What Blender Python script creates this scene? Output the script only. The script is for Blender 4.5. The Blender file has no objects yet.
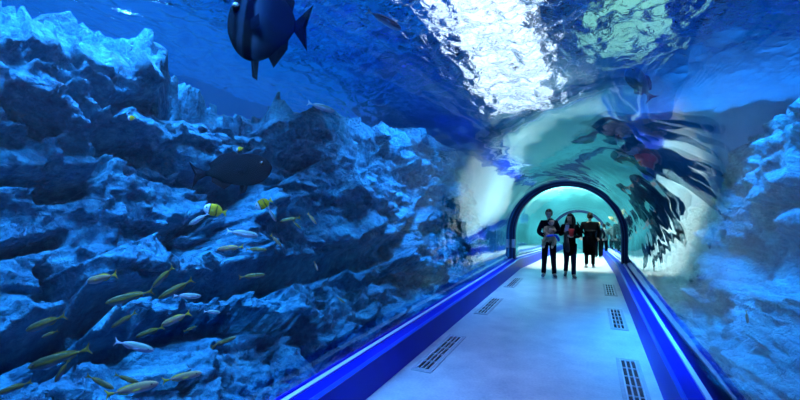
import bpy, bmesh, math, random
import numpy as np
from mathutils import Vector, Matrix, noise

random.seed(4)
R = math.radians
SC = bpy.context.scene
COL = SC.collection

# ------------------------------------------------------------------ camera
FPX = 400.0
YAW = math.atan(190.0 / FPX)
CAM = Vector((0.61, 0.0, 1.70))
HZ = 210.0
cd = bpy.data.cameras.new('camera')
cam = bpy.data.objects.new('camera', cd)
COL.objects.link(cam)
cam.location = CAM
cam.rotation_euler = (R(90), 0, YAW)
cd.sensor_width = 36.0
cd.lens = 18.0
cd.shift_y = 10.0 / 800.0
cd.clip_start = 0.02
SC.camera = cam
FWD = Vector((-math.sin(YAW), math.cos(YAW), 0))
RGT = Vector((math.cos(YAW), math.sin(YAW), 0))
UP = Vector((0, 0, 1))


def at(px, py, z):
    """world point seen at a pixel of the photograph, z metres in front of the lens"""
    return CAM + FWD * z + RGT * ((px - 400) / FPX * z) + UP * ((HZ - py) / FPX * z)


def pix(P):
    d = P - np.array(CAM)
    z = d @ np.array(FWD)
    x = d @ np.array(RGT)
    zz = np.maximum(z, 0.05)
    return 400 + FPX * x / zz, HZ - FPX * d[:, 2] / zz, z


# ------------------------------------------------------------------ render look
SC.view_settings.view_transform = 'Standard'
SC.view_settings.look = 'None'
SC.view_settings.gamma = 1.0
SC.view_settings.exposure = 0.0
SC.view_settings.use_curve_mapping = False
cy = SC.cycles
cy.max_bounces = 10
cy.diffuse_bounces = 3
cy.glossy_bounces = 5
cy.transmission_bounces = 6
cy.transparent_max_bounces = 24
cy.caustics_reflective = False
cy.caustics_refractive = False
cy.sample_clamp_indirect = 6.0


# ------------------------------------------------------------------ materials
def new_mat(name):
    m = bpy.data.materials.new(name)
    m.use_nodes = True
    nt = m.node_tree
    for n in list(nt.nodes):
        nt.nodes.remove(n)
    out = nt.nodes.new('ShaderNodeOutputMaterial')
    return m, nt, out


def N(nt, typ, ins=None, **kw):
    n = nt.nodes.new(typ)
    for k, v in kw.items():
        setattr(n, k, v)
    for k, v in (ins or {}).items():
        if isinstance(v, bpy.types.NodeSocket):
            nt.links.new(v, n.inputs[k])
        else:
            n.inputs[k].default_value = v
    return n


def c4(c):
    return (c[0], c[1], c[2], 1.0)


def ramp(nt, fac, stops):
    n = nt.nodes.new('ShaderNodeValToRGB')
    nt.links.new(fac, n.inputs[0])
    els = n.color_ramp.elements
    while len(els) < len(stops):
        els.new(0.5)
    for e, (p, c) in zip(els, stops):
        e.position = p
        e.color = c4(c) if len(c) == 3 else c
    return n.outputs[0]


def plain(name, col, rough=0.5, metal=0.0, var=0.0, scale=8.0, bump=0.0, spec=0.5):
    m, nt, out = new_mat(name)
    p = N(nt, 'ShaderNodeBsdfPrincipled', {'Roughness': rough, 'Metallic': metal, 'Base Color': c4(col)})
    p.inputs['Specular IOR Level'].default_value = spec
    tc = N(nt, 'ShaderNodeTexCoord')
    if var > 0 or bump > 0:
        nz = N(nt, 'ShaderNodeTexNoise', {'Vector': tc.outputs['Object'], 'Scale': scale, 'Detail': 4.0})
        if var > 0:
            lo = tuple(x * (1 - var) for x in col)
            hi = tuple(min(1, x * (1 + var)) for x in col)
            nt.links.new(ramp(nt, nz.outputs[0], [(0.3, lo), (0.7, hi)]), p.inputs['Base Color'])
        if bump > 0:
            b = N(nt, 'ShaderNodeBump', {'Strength': bump, 'Distance': 0.02, 'Height': nz.outputs[0]})
            nt.links.new(b.outputs[0], p.inputs['Normal'])
    nt.links.new(p.outputs[0], out.inputs[0])
    return m


def rock_mat(name, lo, mid, hi, warm):
    m, nt, out = new_mat(name)
    tc = N(nt, 'ShaderNodeTexCoord')
    co = tc.outputs['Object']
    n1 = N(nt, 'ShaderNodeTexNoise', {'Vector': co, 'Scale': 1.6, 'Detail': 9.0, 'Roughness': 0.68})
    n2 = N(nt, 'ShaderNodeTexNoise', {'Vector': co, 'Scale': 9.0, 'Detail': 8.0, 'Roughness': 0.72})
    n3 = N(nt, 'ShaderNodeTexNoise', {'Vector': co, 'Scale': 30.0, 'Detail': 6.0, 'Roughness': 0.7})
    wv = N(nt, 'ShaderNodeTexNoise', {'Vector': co, 'Scale': 3.0, 'Detail': 3.0})
    wm = N(nt, 'ShaderNodeMix', {0: 0.25, 4: co, 5: wv.outputs[1]}, data_type='VECTOR')
    vor = N(nt, 'ShaderNodeTexVoronoi', {'Vector': wm.outputs[1], 'Scale': 6.0}, feature='DISTANCE_TO_EDGE')
    crk = N(nt, 'ShaderNodeMapRange', {0: vor.outputs[0], 1: 0.0, 2: 0.07, 3: 0.0, 4: 1.0})
    vor2 = N(nt, 'ShaderNodeTexVoronoi', {'Vector': wm.outputs[1], 'Scale': 14.0})
    a = N(nt, 'ShaderNodeMix', {0: 0.5, 2: n1.outputs[0], 3: n2.outputs[0]}, data_type='FLOAT')
    colr = ramp(nt, a.outputs[0], [(0.34, lo), (0.5, mid), (0.66, hi)])
    # patches of coralline crust
    n4 = N(nt, 'ShaderNodeTexNoise', {'Vector': co, 'Scale': 2.3, 'Detail': 6.0, 'Roughness': 0.75})
    pm = ramp(nt, n4.outputs[0], [(0.60, (0, 0, 0)), (0.72, (0.7, 0.7, 0.7))])
    mx = N(nt, 'ShaderNodeMix', {0: pm, 6: colr, 7: c4(warm)}, data_type='RGBA')
    p = N(nt, 'ShaderNodeBsdfPrincipled', {'Base Color': mx.outputs[2], 'Roughness': 0.75})
    p.inputs['Specular IOR Level'].default_value = 0.35
    add = N(nt, 'ShaderNodeMath', {0: n2.outputs[0], 1: n3.outputs[0]}, operation='ADD')
    add2 = N(nt, 'ShaderNodeMath', {0: crk.outputs[0], 1: 0.2, 2: add.outputs[0]}, operation='MULTIPLY_ADD')
    add3 = N(nt, 'ShaderNodeMath', {0: vor2.outputs[0], 1: 0.6, 2: add2.outputs[0]}, operation='MULTIPLY_ADD')
    b = N(nt, 'ShaderNodeBump', {'Strength': 1.0, 'Distance': 0.075, 'Height': add3.outputs[0]})
    nt.links.new(b.outputs[0], p.inputs['Normal'])
    nt.links.new(p.outputs[0], out.inputs[0])
    return m


def acrylic_mat(name, f0=0.03, power=5.0, wob=0.25, scale=0.9, tint=(0.93, 0.98, 1.0), gl=(1, 1, 1)):
    """clear cast acrylic: looks straight through, mirrors at grazing angles, faintly wavy"""
    m, nt, out = new_mat(name)
    tc = N(nt, 'ShaderNodeTexCoord')
    mp = N(nt, 'ShaderNodeMapping', {'Vector': tc.outputs['Object'], 'Scale': (1.0, 0.35, 1.0)})
    nz = N(nt, 'ShaderNodeTexNoise', {'Vector': mp.outputs[0], 'Scale': scale, 'Detail': 3.0, 'Roughness': 0.55})
    b = N(nt, 'ShaderNodeBump', {'Strength': wob, 'Distance': 0.12, 'Height': nz.outputs[0]})
    lw = N(nt, 'ShaderNodeLayerWeight', {'Blend': 0.5})
    pw = N(nt, 'ShaderNodeMath', {0: lw.outputs['Facing'], 1: power}, operation='POWER')
    fr = N(nt, 'ShaderNodeMath', {0: pw.outputs[0], 1: 1 - f0, 2: f0}, operation='MULTIPLY_ADD')
    tr = N(nt, 'ShaderNodeBsdfTransparent', {'Color': c4(tint)})
    g = N(nt, 'ShaderNodeBsdfGlossy', {'Color': c4(gl), 'Roughness': 0.015, 'Normal': b.outputs[0]})
    mx = N(nt, 'ShaderNodeMixShader', {0: fr.outputs[0], 1: tr.outputs[0], 2: g.outputs[0]})
    nt.links.new(mx.outputs[0], out.inputs[0])
    return m


def emit(name, col, strength):
    m, nt, out = new_mat(name)
    e = N(nt, 'ShaderNodeEmission', {'Color': c4(col), 'Strength': strength})
    nt.links.new(e.outputs[0], out.inputs[0])
    return m


# ------------------------------------------------------------------ object helpers
def link(name, me, mat=None, parent=None, smooth=False):
    if isinstance(mat, (list, tuple)):
        for x in mat:
            me.materials.append(x)
    elif mat is not None:
        me.materials.append(mat)
    if smooth:
        me.polygons.foreach_set('use_smooth', [True] * len(me.polygons))
    o = bpy.data.objects.new(name, me)
    COL.objects.link(o)
    if parent is not None:
        o.parent = parent
    return o


def from_bm(name, bm, mat=None, parent=None, smooth=False):
    bmesh.ops.recalc_face_normals(bm, faces=bm.faces[:])
    me = bpy.data.meshes.new(name)
    bm.to_mesh(me)
    bm.free()
    return link(name, me, mat, parent, smooth)


def tag(o, label=None, cat=None, group=None, kind=None):
    if label:
        o['label'] = label
    if cat:
        o['category'] = cat
    if group:
        o['group'] = group
    if kind:
        o['kind'] = kind
    return o


def empty(name, loc, rot=(0, 0, 0)):
    o = bpy.data.objects.new(name, None)
    COL.objects.link(o)
    o.location = loc
    o.rotation_euler = rot
    o.empty_display_size = 0.1
    return o


def box(bm, x0, x1, y0, y1, z0, z1):
    vs = [bm.verts.new((x, y, z)) for x in (x0, x1) for y in (y0, y1) for z in (z0, z1)]
    for f in ((0, 1, 3, 2), (4, 6, 7, 5), (0, 4, 5, 1), (2, 3, 7, 6), (0, 2, 6, 4), (1, 5, 7, 3)):
        bm.faces.new([vs[i] for i in f])


def extrude_profile(bm, prof, ys, zoff, closed=True):
    """prof: list of (x,z); swept along y through the stations ys, dropping by zoff(y)"""
    rows = [[bm.verts.new((x, y, z + zoff(y))) for x, z in prof] for y in ys]
    n = len(prof)
    for a, b in zip(rows, rows[1:]):
        for i in range(n if closed else n - 1):
            j = (i + 1) % n
            bm.faces.new((a[i], a[j], b[j], b[i]))
    if closed:
        bm.faces.new(rows[0])
        bm.faces.new(rows[-1][::-1])


def grid_mesh(name, P, nu, nv):
    """P: (nu*nv,3) array, v fastest"""
    idx = np.arange(nu * nv).reshape(nu, nv)
    q = np.stack([idx[:-1, :-1], idx[1:, :-1], idx[1:, 1:], idx[:-1, 1:]], -1).reshape(-1, 4)
    me = bpy.data.meshes.new(name)
    me.vertices.add(nu * nv)
    me.vertices.foreach_set('co', P.astype(np.float32).ravel())
    me.loops.add(q.size)
    me.loops.foreach_set('vertex_index', q.ravel().astype(np.int32))
    me.polygons.add(len(q))
    me.polygons.foreach_set('loop_start', np.arange(0, q.size, 4, dtype=np.int32))
    me.update(calc_edges=True)
    me.validate()
    return me


# ------------------------------------------------------------------ numeric noise
class VNoise:
    def __init__(self, seed):
        self.r = np.random.RandomState(seed).rand(64, 64, 64)

    def __call__(self, x, y, z):
        xi, yi, zi = np.floor(x).astype(int), np.floor(y).astype(int), np.floor(z).astype(int)
        fx, fy, fz = x - xi, y - yi, z - zi
        fx, fy, fz = (t * t * t * (t * (t * 6 - 15) + 10) for t in (fx, fy, fz))
        g = lambda a, b, c: self.r[(xi + a) & 63, (yi + b) & 63, (zi + c) & 63]
        l = lambda a, b, t: a + (b - a) * t
        return l(l(l(g(0, 0, 0), g(1, 0, 0), fx), l(g(0, 1, 0), g(1, 1, 0), fx), fy),
                 l(l(g(0, 0, 1), g(1, 0, 1), fx), l(g(0, 1, 1), g(1, 1, 1), fx), fy), fz) * 2 - 1


def fbm(P, scale, octs, seed, ridged=False, gain=0.5):
    v = VNoise(seed)
    s = np.zeros(len(P))
    a, f = 1.0, scale
    for o in range(octs):
        n = v(P[:, 0] * f + 7.1 * o, P[:, 1] * f + 3.3 * o, P[:, 2] * f + 1.7 * o)
        s += a * ((1 - 2 * np.abs(n)) if ridged else n)
        a *= gain
        f *= 2.03
    return s


def facets(U, V, n, seed, off, tilt, ang=0.0, stretch=1.0):
    """broken-rock relief: every cell is a tilted plane of its own"""
    rs = np.random.RandomState(seed)
    ca, sa = math.cos(ang), math.sin(ang)
    A = (U * ca + V * sa) / stretch
    B = -U * sa + V * ca
    fa = rs.uniform(A.min(), A.max(), n)
    fb = rs.uniform(B.min(), B.max(), n)
    o = rs.uniform(-off, off, n)
    ta = rs.uniform(-tilt, tilt, n)
    tb = rs.uniform(-tilt, tilt, n)
    out = np.zeros(len(U))
    for s in range(0, len(U), 4000):
        d = (A[s:s + 4000, None] - fa) ** 2 + (B[s:s + 4000, None] - fb) ** 2
        k = d.argmin(1)
        out[s:s + 4000] = o[k] + ta[k] * (A[s:s + 4000] - fa[k]) + tb[k] * (B[s:s + 4000] - fb[k])
    return out


def seg_dist(X, Y, pts):
    d = np.full(len(X), 1e9)
    for (x0, y0), (x1, y1) in zip(pts, pts[1:]):
        dx, dy = x1 - x0, y1 - y0
        t = np.clip(((X - x0) * dx + (Y - y0) * dy) / (dx * dx + dy * dy + 1e-9), 0, 1)
        d = np.minimum(d, np.hypot(X - x0 - t * dx, Y - y0 - t * dy))
    return d
# ================================================================== the setting
ARCH_Y = 11.9
SLOPE = 0.06
HALF = 1.42          # half width between the glass
SPRING = 1.0         # height where the vault springs


def zoff(y):
    return 0.0 if y <= ARCH_Y else -SLOPE * (y - ARCH_Y)


YEND = 34.0
# --- floor: pale polished screed, ramping down past the portal
m_floor, nt, out = new_mat('polished_screed')
tc = N(nt, 'ShaderNodeTexCoord')
n1 = N(nt, 'ShaderNodeTexNoise', {'Vector': tc.outputs['Object'], 'Scale': 2.2, 'Detail': 8.0, 'Roughness': 0.65})
n2 = N(nt, 'ShaderNodeTexNoise', {'Vector': tc.outputs['Object'], 'Scale': 40.0, 'Detail': 3.0})
a = N(nt, 'ShaderNodeMix', {0: 0.3, 2: n1.outputs[0], 3: n2.outputs[0]}, data_type='FLOAT')
fc = ramp(nt, a.outputs[0], [(0.30, (0.27, 0.30, 0.37)), (0.5, (0.45, 0.46, 0.49)), (0.70, (0.62, 0.62, 0.62))])
rg = ramp(nt, n1.outputs[0], [(0.2, (0.26, 0.26, 0.26)), (0.8, (0.40, 0.40, 0.40))])
bp = N(nt, 'ShaderNodeBump', {'Strength': 0.12, 'Distance': 0.02, 'Height': n1.outputs[0]})
p = N(nt, 'ShaderNodeBsdfPrincipled', {'Base Color': fc, 'Roughness': rg, 'Normal': bp.outputs[0]})
p.inputs['Specular IOR Level'].default_value = 0.6
nt.links.new(p.outputs[0], out.inputs[0])

bm = bmesh.new()
ys = [-4.0, ARCH_Y, YEND]
extrude_profile(bm, [(-1.21, 0), (1.21, 0), (1.21, -0.12), (-1.21, -0.12)], ys, zoff)
tag(from_bm('floor', bm, m_floor), kind='structure')

# --- curbs
m_curb = plain('blue_curb_paint', (0.001, 0.007, 0.42), 0.45, var=0.1, scale=3.0, spec=0.2)
m_strip = plain('pale_edge_strip', (0.62, 0.72, 0.95), 0.4)
m_lip = plain('blue_curb_lip', (0.01, 0.06, 0.7), 0.3)
for s, nm in ((-1, 'trim_1'), (1, 'trim_2')):
    bm = bmesh.new()
    extrude_profile(bm, [(s * 1.195, -0.1), (s * 1.235, 0.285), (s * 1.25, 0.30), (s * 1.385, 0.30),
                         (s * 1.50, 0.30), (s * 1.50, -0.3), (s * 1.195, -0.3)], ys, zoff)
    cb = tag(from_bm(nm, bm, m_curb), kind='structure')
    bm = bmesh.new()
    extrude_profile(bm, [(s * 1.38, 0.298), (s * 1.38, 0.318), (s * 1.415, 0.325), (s * 1.415, 0.298)], ys, zoff)
    tag(from_bm('edge_strip', bm, m_strip, cb), 'pale edge strip')
    bm = bmesh.new()
    extrude_profile(bm, [(s * 1.2335, 0.275), (s * 1.229, 0.287), (s * 1.25, 0.306), (s * 1.262, 0.303)], ys, zoff)
    from_bm('nosing', bm, m_lip, cb)

# --- acrylic vault
m_acryl = acrylic_mat('clear_acrylic', 0.018, 6.2, 0.22, 0.9)


def vault_profile(r, n=40):
    pts = [(-r, 0.30), (-r, 0.65)]
    for i in range(n + 1):
        t = math.pi * (1 - i / n)
        pts.append((r * math.cos(t), SPRING + r * math.sin(t)))
    pts += [(r, 0.65), (r, 0.30)]
    return pts


def vault(y0, y1):
    bm = bmesh.new()
    prof = vault_profile(HALF) + vault_profile(HALF + 0.07)[::-1]
    n = max(2, int((y1 - y0) / 1.0))
    extrude_profile(bm, prof, [y0 + (y1 - y0) * i / n for i in range(n + 1)], zoff)
    o = from_bm('glass_vault', bm, m_acryl, None, True)
    return tag(o, kind='structure')


vault(-4.0, ARCH_Y - 0.06).name = 'window_1'
vault(ARCH_Y + 0.06, 24.94).name = 'window_2'
vault(25.06, YEND).name = 'window_3'

# --- arch frames at the joints
m_frame = plain('dark_blue_metal', (0.003, 0.012, 0.05), 0.45)
m_gask = plain('blue_gasket', (0.01, 0.06, 0.22), 0.5)
m_white = plain('white_plastic', (0.9, 0.92, 0.95), 0.4)


def ring(bm, r0, r1, y0, y1, zb=0.0, n=48, zlow=0.30, dz=0.0):
    inner = [(-r0, zlow)] + [(r0 * math.cos(math.pi * (1 - i / n)), SPRING + r0 * math.sin(math.pi * (1 - i / n))) for i in range(n + 1)] + [(r0, zlow)]
    outer = [(-r1, zlow)] + [(r1 * math.cos(math.pi * (1 - i / n)), SPRING + r1 * math.sin(math.pi * (1 - i / n))) for i in range(n + 1)] + [(r1, zlow)]
    v = {}
    for k, y in enumerate((y0, y1)):
        for j, P in enumerate((inner, outer)):
            v[k, j] = [bm.verts.new((x, y, z)) for x, z in P]
    m = len(inner)
    for i in range(m - 1):
        for (a, b) in (((0, 0), (0, 1)), ((0, 1), (1, 1)), ((1, 1), (1, 0)), ((1, 0), (0, 0))):
            bm.faces.new((v[a][i], v[b][i], v[b][i + 1], v[a][i + 1]))
    for i in (0, m - 1):
        bm.faces.new((v[0, 0][i], v[0, 1][i], v[1, 1][i], v[1, 0][i]))


def arch_frame(y, label, sign=False):
    root = empty('arch_frame', (0, y, zoff(y)))
    tag(root, label, 'arch', 'arched frames of the tunnel')
    bm = bmesh.new(); ring(bm, 1.37, 1.50, -0.10, 0.10)
    from_bm('arch_ring', bm, m_frame, root)
    bm = bmesh.new(); ring(bm, 1.345, 1.372, -0.05, 0.05)
    tag(from_bm('gasket', bm, m_gask, root), 'lighter blue inner gasket')
    bm = bmesh.new(); ring(bm, 1.40, 1.425, -0.125, -0.098)
    tag(from_bm('cover_strip', bm, m_gask, root), 'lighter blue cover strip')
    for s in (-1, 1):
        bm = bmesh.new(); box(bm, s * 1.44 - 0.10, s * 1.44 + 0.10, -0.12, 0.12, 0.29, 0.34)
        from_bm('foot_plate', bm, m_frame, root)
    if sign:
        bm = bmesh.new(); box(bm, -1.42, -1.335, -0.155, -0.10, 0.62, 0.86)
        tag(from_bm('notice_plate', bm, m_white, root), 'small white plate')
    return root


arch_frame(ARCH_Y, 'dark blue arched metal frame nearest, just behind the walking couple', True)
arch_frame(25.0, 'small far arched frame seen through the nearer arch')

# --- water surface over the tank
WZ = 4.25


def water_mesh(x0, x1, y0, y1, d, seed):
    nu, nv = int((y1 - y0) / d), int((x1 - x0) / d)
    Y, X = np.meshgrid(np.linspace(y0, y1, nu), np.linspace(x0, x1, nv), indexing='ij')
    P = np.stack([X.ravel(), Y.ravel(), np.zeros(X.size)], -1)
    Q = P * np.array([1.0, 0.8, 1.0])
    h = 0.07 * fbm(Q, 0.9, 2, seed) + 0.06 * fbm(Q, 2.8, 2, seed + 1, True) + 0.026 * fbm(Q, 6.0, 2, seed + 2)
    P[:, 2] = WZ + h
    return grid_mesh('water', P, nu, nv)


m_water, nt, out = new_mat('rippled_water')
tc = N(nt, 'ShaderNodeTexCoord')
nz = N(nt, 'ShaderNodeTexNoise', {'Vector': tc.outputs['Object'], 'Scale': 9.0, 'Detail': 4.0, 'Distortion': 0.8})
bp = N(nt, 'ShaderNodeBump', {'Strength': 0.8, 'Distance': 0.05, 'Height': nz.outputs[0]})
tr = N(nt, 'ShaderNodeBsdfTransparent', {'Color': (0.75, 0.88, 1.0, 1)})
rf = N(nt, 'ShaderNodeBsdfRefraction', {'Color': (0.8, 0.92, 1.0, 1), 'Roughness': 0.02, 'IOR': 1.22, 'Normal': bp.outputs[0]})
gl = N(nt, 'ShaderNodeBsdfGlossy', {'Color': (0.7, 0.9, 1.0, 1), 'Roughness': 0.03, 'Normal': bp.outputs[0]})
m1 = N(nt, 'ShaderNodeMixShader', {0: 0.92, 1: tr.outputs[0], 2: rf.outputs[0]})
lf = N(nt, 'ShaderNodeLayerWeight', {'Blend': 0.5, 'Normal': bp.outputs[0]})
lw = N(nt, 'ShaderNodeMath', {0: lf.outputs['Facing'], 1: 4.0}, operation='POWER')
m2 = N(nt, 'ShaderNodeMixShader', {0: lw.outputs[0], 1: m1.outputs[0], 2: gl.outputs[0]})
nt.links.new(m2.outputs[0], out.inputs[0])
w = link('water_surface', water_mesh(-6.6, 6.6, -4, 12.39, 0.04, 11), m_water, None, True)
w2 = link('water_surface', water_mesh(-6.6, 6.6, 12.7, 33, 0.08, 17), m_water, None, True)
tag(w2, 'teal water surface over the far tank beyond the arch', 'water', kind='stuff')
tag(w, 'rippling water surface overhead with bright glare', 'water', kind='stuff')

# ------------------------------------------------------------------ lights
def area(name, loc, target, sx, sy, power, col, spread=180):
    l = bpy.data.lights.new(name, 'AREA')
    l.shape = 'RECTANGLE'
    l.size, l.size_y = sx, sy
    l.energy = power
    l.color = col
    l.spread = R(spread)
    o = bpy.data.objects.new(name, l)
    COL.objects.link(o)
    o.location = loc
    d = Vector(target) - Vector(loc)
    o.rotation_euler = d.to_track_quat('-Z', 'Y').to_euler()
    return o


wd = bpy.data.worlds.new('hall_light')
SC.world = wd
wd.use_nodes = True
wn = wd.node_tree
bg = wn.nodes['Background']
wtc = N(wn, 'ShaderNodeTexCoord')
wsp = N(wn, 'ShaderNodeSeparateXYZ', {0: wtc.outputs['Generated']})
wr = ramp(wn, wsp.outputs['Z'], [(0.0, (0.003, 0.07, 0.30)), (0.30, (0.003, 0.10, 0.55)), (0.55, (0.004, 0.20, 0.95)), (1.0, (0.01, 0.22, 0.9))])
wn.links.new(wr, bg.inputs[0])
bg.inputs[1].default_value = 0.75

m_sky = emit('skylight_glow', (0.85, 0.93, 1.0), 2.3)
m_tealglow = emit('teal_glint_glow', (0.40, 1.0, 0.80), 0.8)  # added glow for the teal glints in the water
m_blueglow = emit('blue_ripple_glow', (0.004, 0.10, 1.0), 0.65)  # added glow that the ripples break into blue cells
m_steel = plain('dark_steel', (0.02, 0.03, 0.06), 0.5, 0.4)
sk = empty('skylight', (-1.2, 6.3, 6.55), (-0.24, 0, 0))
tag(sk, 'bright white skylight glaring through the water above the walkway', 'skylight')
for i in range(5):
    for j in range(2):
        bm = bmesh.new(); box(bm, -0.85 + j * 0.9, -0.05 + j * 0.9, i * 1.25, i * 1.25 + 1.12, 0, 0.04)
        from_bm('pane', bm, m_sky, sk)
for i in range(5):
    bm = bmesh.new(); box(bm, -0.85, 0.85, i * 1.25 - 0.13, i * 1.25, -0.03, 0.1)
    from_bm('frame_bar', bm, m_steel, sk)
bm = bmesh.new(); box(bm, -0.05, 0.05, -0.15, 1.0, 0.04, 0.9)
from_bm('hanger', bm, m_steel, sk)
tl = empty('floodlight', (1.35, 9.6, 6.3))  # panel added to give the ripples their teal patch
tag(tl, 'pale teal floodlight added to glint through the ripples right of the white glare', 'lamp')
bm = bmesh.new(); box(bm, -0.6, 0.6, -1.2, 1.2, 0, 0.03)
from_bm('lens', bm, m_tealglow, tl)
bm = bmesh.new(); box(bm, -0.7, 0.7, -1.3, 1.3, 0.03, 0.25)
from_bm('housing', bm, m_steel, tl)
bm = bmesh.new(); box(bm, -0.05, 0.05, -1.2, 1.2, 0.25, 1.2)
from_bm('hanger', bm, m_steel, tl)
# hall ceiling; glowing blue strips added to give the ripples contrast
bm = bmesh.new()
for i in range(9):
    box(bm, -7, 7, -2.0 + i * 1.6, -1.25 + i * 1.6, 7.4, 7.5)
ce = tag(from_bm('ceiling', bm, m_steel), kind='structure')
for i in range(9):
    for x in (-6.4, -3.2, 0.2, 3.4):
        bm = bmesh.new(); box(bm, x, x + 2.6, -1.8 + i * 1.6, -1.45 + i * 1.6, 7.33, 7.4)
        from_bm('ripple_glow_strip', bm, m_blueglow, ce)
area('tank_fill', (-3.9, 2.4, 6.2), (-4.5, 2.8, 1), 1.2, 7.4, 11500, (0.11, 0.42, 1.0), 84)  # unseen lamp added over the left cliff to light its ledges
area('tank_fill', (-1.9, 6.9, 6.5), (-3.5, 8.9, 1.2), 1.0, 4.0, 6200, (0.11, 0.42, 1.0), 66)  # unseen lamp added to brighten the far end of the left cliff
area('tank_fill', (2.2, 6.0, 6.3), (3.7, 7.6, 1), 0.9, 6.6, 7500, (0.05, 0.42, 1.0), 50)  # unseen lamp added to light the right cliff face
area('tank_fill', (3.4, 8.2, 6.4), (4.2, 12.4, 3.2), 2.0, 1.0, 210, (0.06, 0.36, 1.0), 100)  # unseen lamp added to brighten the wall right of the arch
area('floor_fill', (0, 3.0, 6.2), (0, 3.0, 0), 1.2, 7.0, 230, (0.62, 0.32, 1.0), 40)  # unseen violet lamp added to light and tint the near floor
area('floor_fill', (0, 9.6, 6.2), (0, 9.6, 0), 1.2, 4.0, 330, (0.62, 0.78, 0.95), 40)  # unseen lamp added to lift the people and floor before the arch
area('floor_fill', (0, 18.5, 6.2), (0, 18.5, 0), 1.6, 11.5, 7500, (1.0, 0.96, 0.72), 36)  # unseen warm lamp added to make the floor past the arch bright
# ================================================================== rock
m_rock = rock_mat('tank_rock', (0.006, 0.07, 0.14), (0.02, 0.22, 0.34), (0.09, 0.50, 0.62), (0.16, 0.24, 0.22))


def cliff(name, prof_fn, y0, y1, nu, nv, seed, carves, amp=1.0, side=-1):
    """prof_fn(y) -> list of (x,z) from foot to top; relief is pushed along the face normal"""
    ys = np.linspace(y0, y1, nu)
    P = np.zeros((nu, nv, 3))
    S = np.zeros((nu, nv))
    for i, y in enumerate(ys):
        pr = np.array(prof_fn(y))
        L = np.concatenate([[0], np.cumsum(np.hypot(*np.diff(pr, axis=0).T))])
        t = np.linspace(0, L[-1], nv)
        P[i, :, 0] = np.interp(t, L, pr[:, 0])
        P[i, :, 1] = y
        P[i, :, 2] = np.interp(t, L, pr[:, 1])
        S[i] = t
    # face normal, pointing to the tunnel
    du = np.gradient(P, axis=0)
    dv = np.gradient(P, axis=1)
    nr = np.cross(du, dv)
    nr /= np.linalg.norm(nr, axis=2, keepdims=True) + 1e-9
    if np.sign(nr[..., 0].mean()) != -side:
        nr = -nr
    F = P.reshape(-1, 3)
    U = F[:, 1]
    V = S.ravel()
    wu = 0.16 * fbm(F, 1.3, 3, seed + 50)
    wv = 0.16 * fbm(F, 1.3, 3, seed + 51)
    d = 0.55 * facets(U + wu, V + wv, 26, seed, 0.55, 0.45, -0.22, 1.7)
    d += 0.55 * facets(U + wu * .8, V + wv * .8, 150, seed + 1, 0.26, 0.55, -0.3, 1.8)
    d += 0.6 * facets(U + wu * .4, V + wv * .4, 700, seed + 2, 0.13, 1.0, -0.2, 1.6)
    d += 0.75 * facets(U + wu * .25, V + wv * .25, 3500, seed + 12, 0.06, 1.0, -0.2, 1.5)
    d += 0.10 * fbm(F, 0.9, 4, seed + 3, True) + 0.035 * fbm(F, 4.0, 4, seed + 4, True, 0.6)
    st = (V + 0.20 * U + 0.30 * fbm(F, 0.55, 3, seed + 7)) * 1.25
    fr = st - np.floor(st)
    rs = np.random.RandomState(seed + 9).uniform(0.3, 1.0, 64)
    d += 0.22 * rs[np.floor(st).astype(int) & 63] * (1 - fr) * np.clip(fr / 0.06, 0, 1)
    st = (V + 0.35 * U + 0.18 * fbm(F, 0.9, 3, seed + 8)) * 3.6
    fr = st - np.floor(st)
    d += 0.07 * rs[np.floor(st * 1.0).astype(int) & 63] * (1 - fr) * np.clip(fr / 0.1, 0, 1)
    d *= amp
    X, Y, Z = pix(F)
    for pts, w, dep in carves:
        q = seg_dist(X, Y, pts) / w
        d -= dep * np.clip(1.5 - q, 0, 1) ** 0.8
    F = F + nr.reshape(-1, 3) * d[:, None]
    return grid_mesh(name, F, nu, nv)


def left_prof(y):
    k = min(max(y / 12.0, 0), 1)
    kk = k * k
    x = lambda a, b: a + (b - a) * kk
    drop = -0.12 * min(1, (y - 8) / 2.5) if y > 8 else 0
    return [(x(-1.95, -1.95), -1.3), (x(-2.5, -2.2), -0.4), (x(-3.7, -2.7), 0.9 - drop * .2), (x(-4.1, -3.0), 2.0 - drop * .6),
            (x(-4.6, -3.3), 3.2 - drop), (x(-5.2, -4.2), 3.42 - drop), (x(-6.4, -6.3), 3.4 - drop)]


CARVES = [
    ([(80, 100), (105, 115)], 8, 0.5), ([(46, 100), (75, 130), (100, 166)], 6, 0.5),
    ([(88, 138), (142, 152)], 9, 0.55), ([(-10, 116), (46, 138)], 5, 0.4),
    ([(-10, 180), (95, 178)], 5, 0.5), ([(45, 192), (86, 185)], 7, 0.45),
    ([(168, 104), (215, 112), (256, 120)], 9, 0.6), ([(125, 173), (200, 180)], 3, 0.3),
    ([(280, 120), (316, 146)], 5, 0.35), ([(-10, 254), (65, 236)], 6, 0.5),
    ([(-10, 354), (65, 330), (115, 305), (200, 300)], 12, 0.8), ([(10, 396), (70, 364), (112, 345)], 7, 0.5),
    ([(45, 272), (66, 302)], 6, 0.4), ([(180, 303), (230, 297), (280, 282), (330, 270), (390, 252)], 11, 0.8),
    ([(178, 245), (212, 228), (236, 198)], 13, 0.5), ([(300, 364), (316, 382)], 8, 0.35),
    ([(340, 281), (372, 275)], 4, 0.35), ([(395, 240), (420, 205)], 5, 0.35), ([(190, 176), (235, 184)], 6, 0.3),
]
me = cliff('cliff', left_prof, -3.0, 12.2, 760, 330, 21, CARVES, 0.75, -1)
o = link('rock_cliff', me, m_rock, None, False)
tag(o, 'long rugged rock cliff filling the tank left of the walkway', 'rock')


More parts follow.
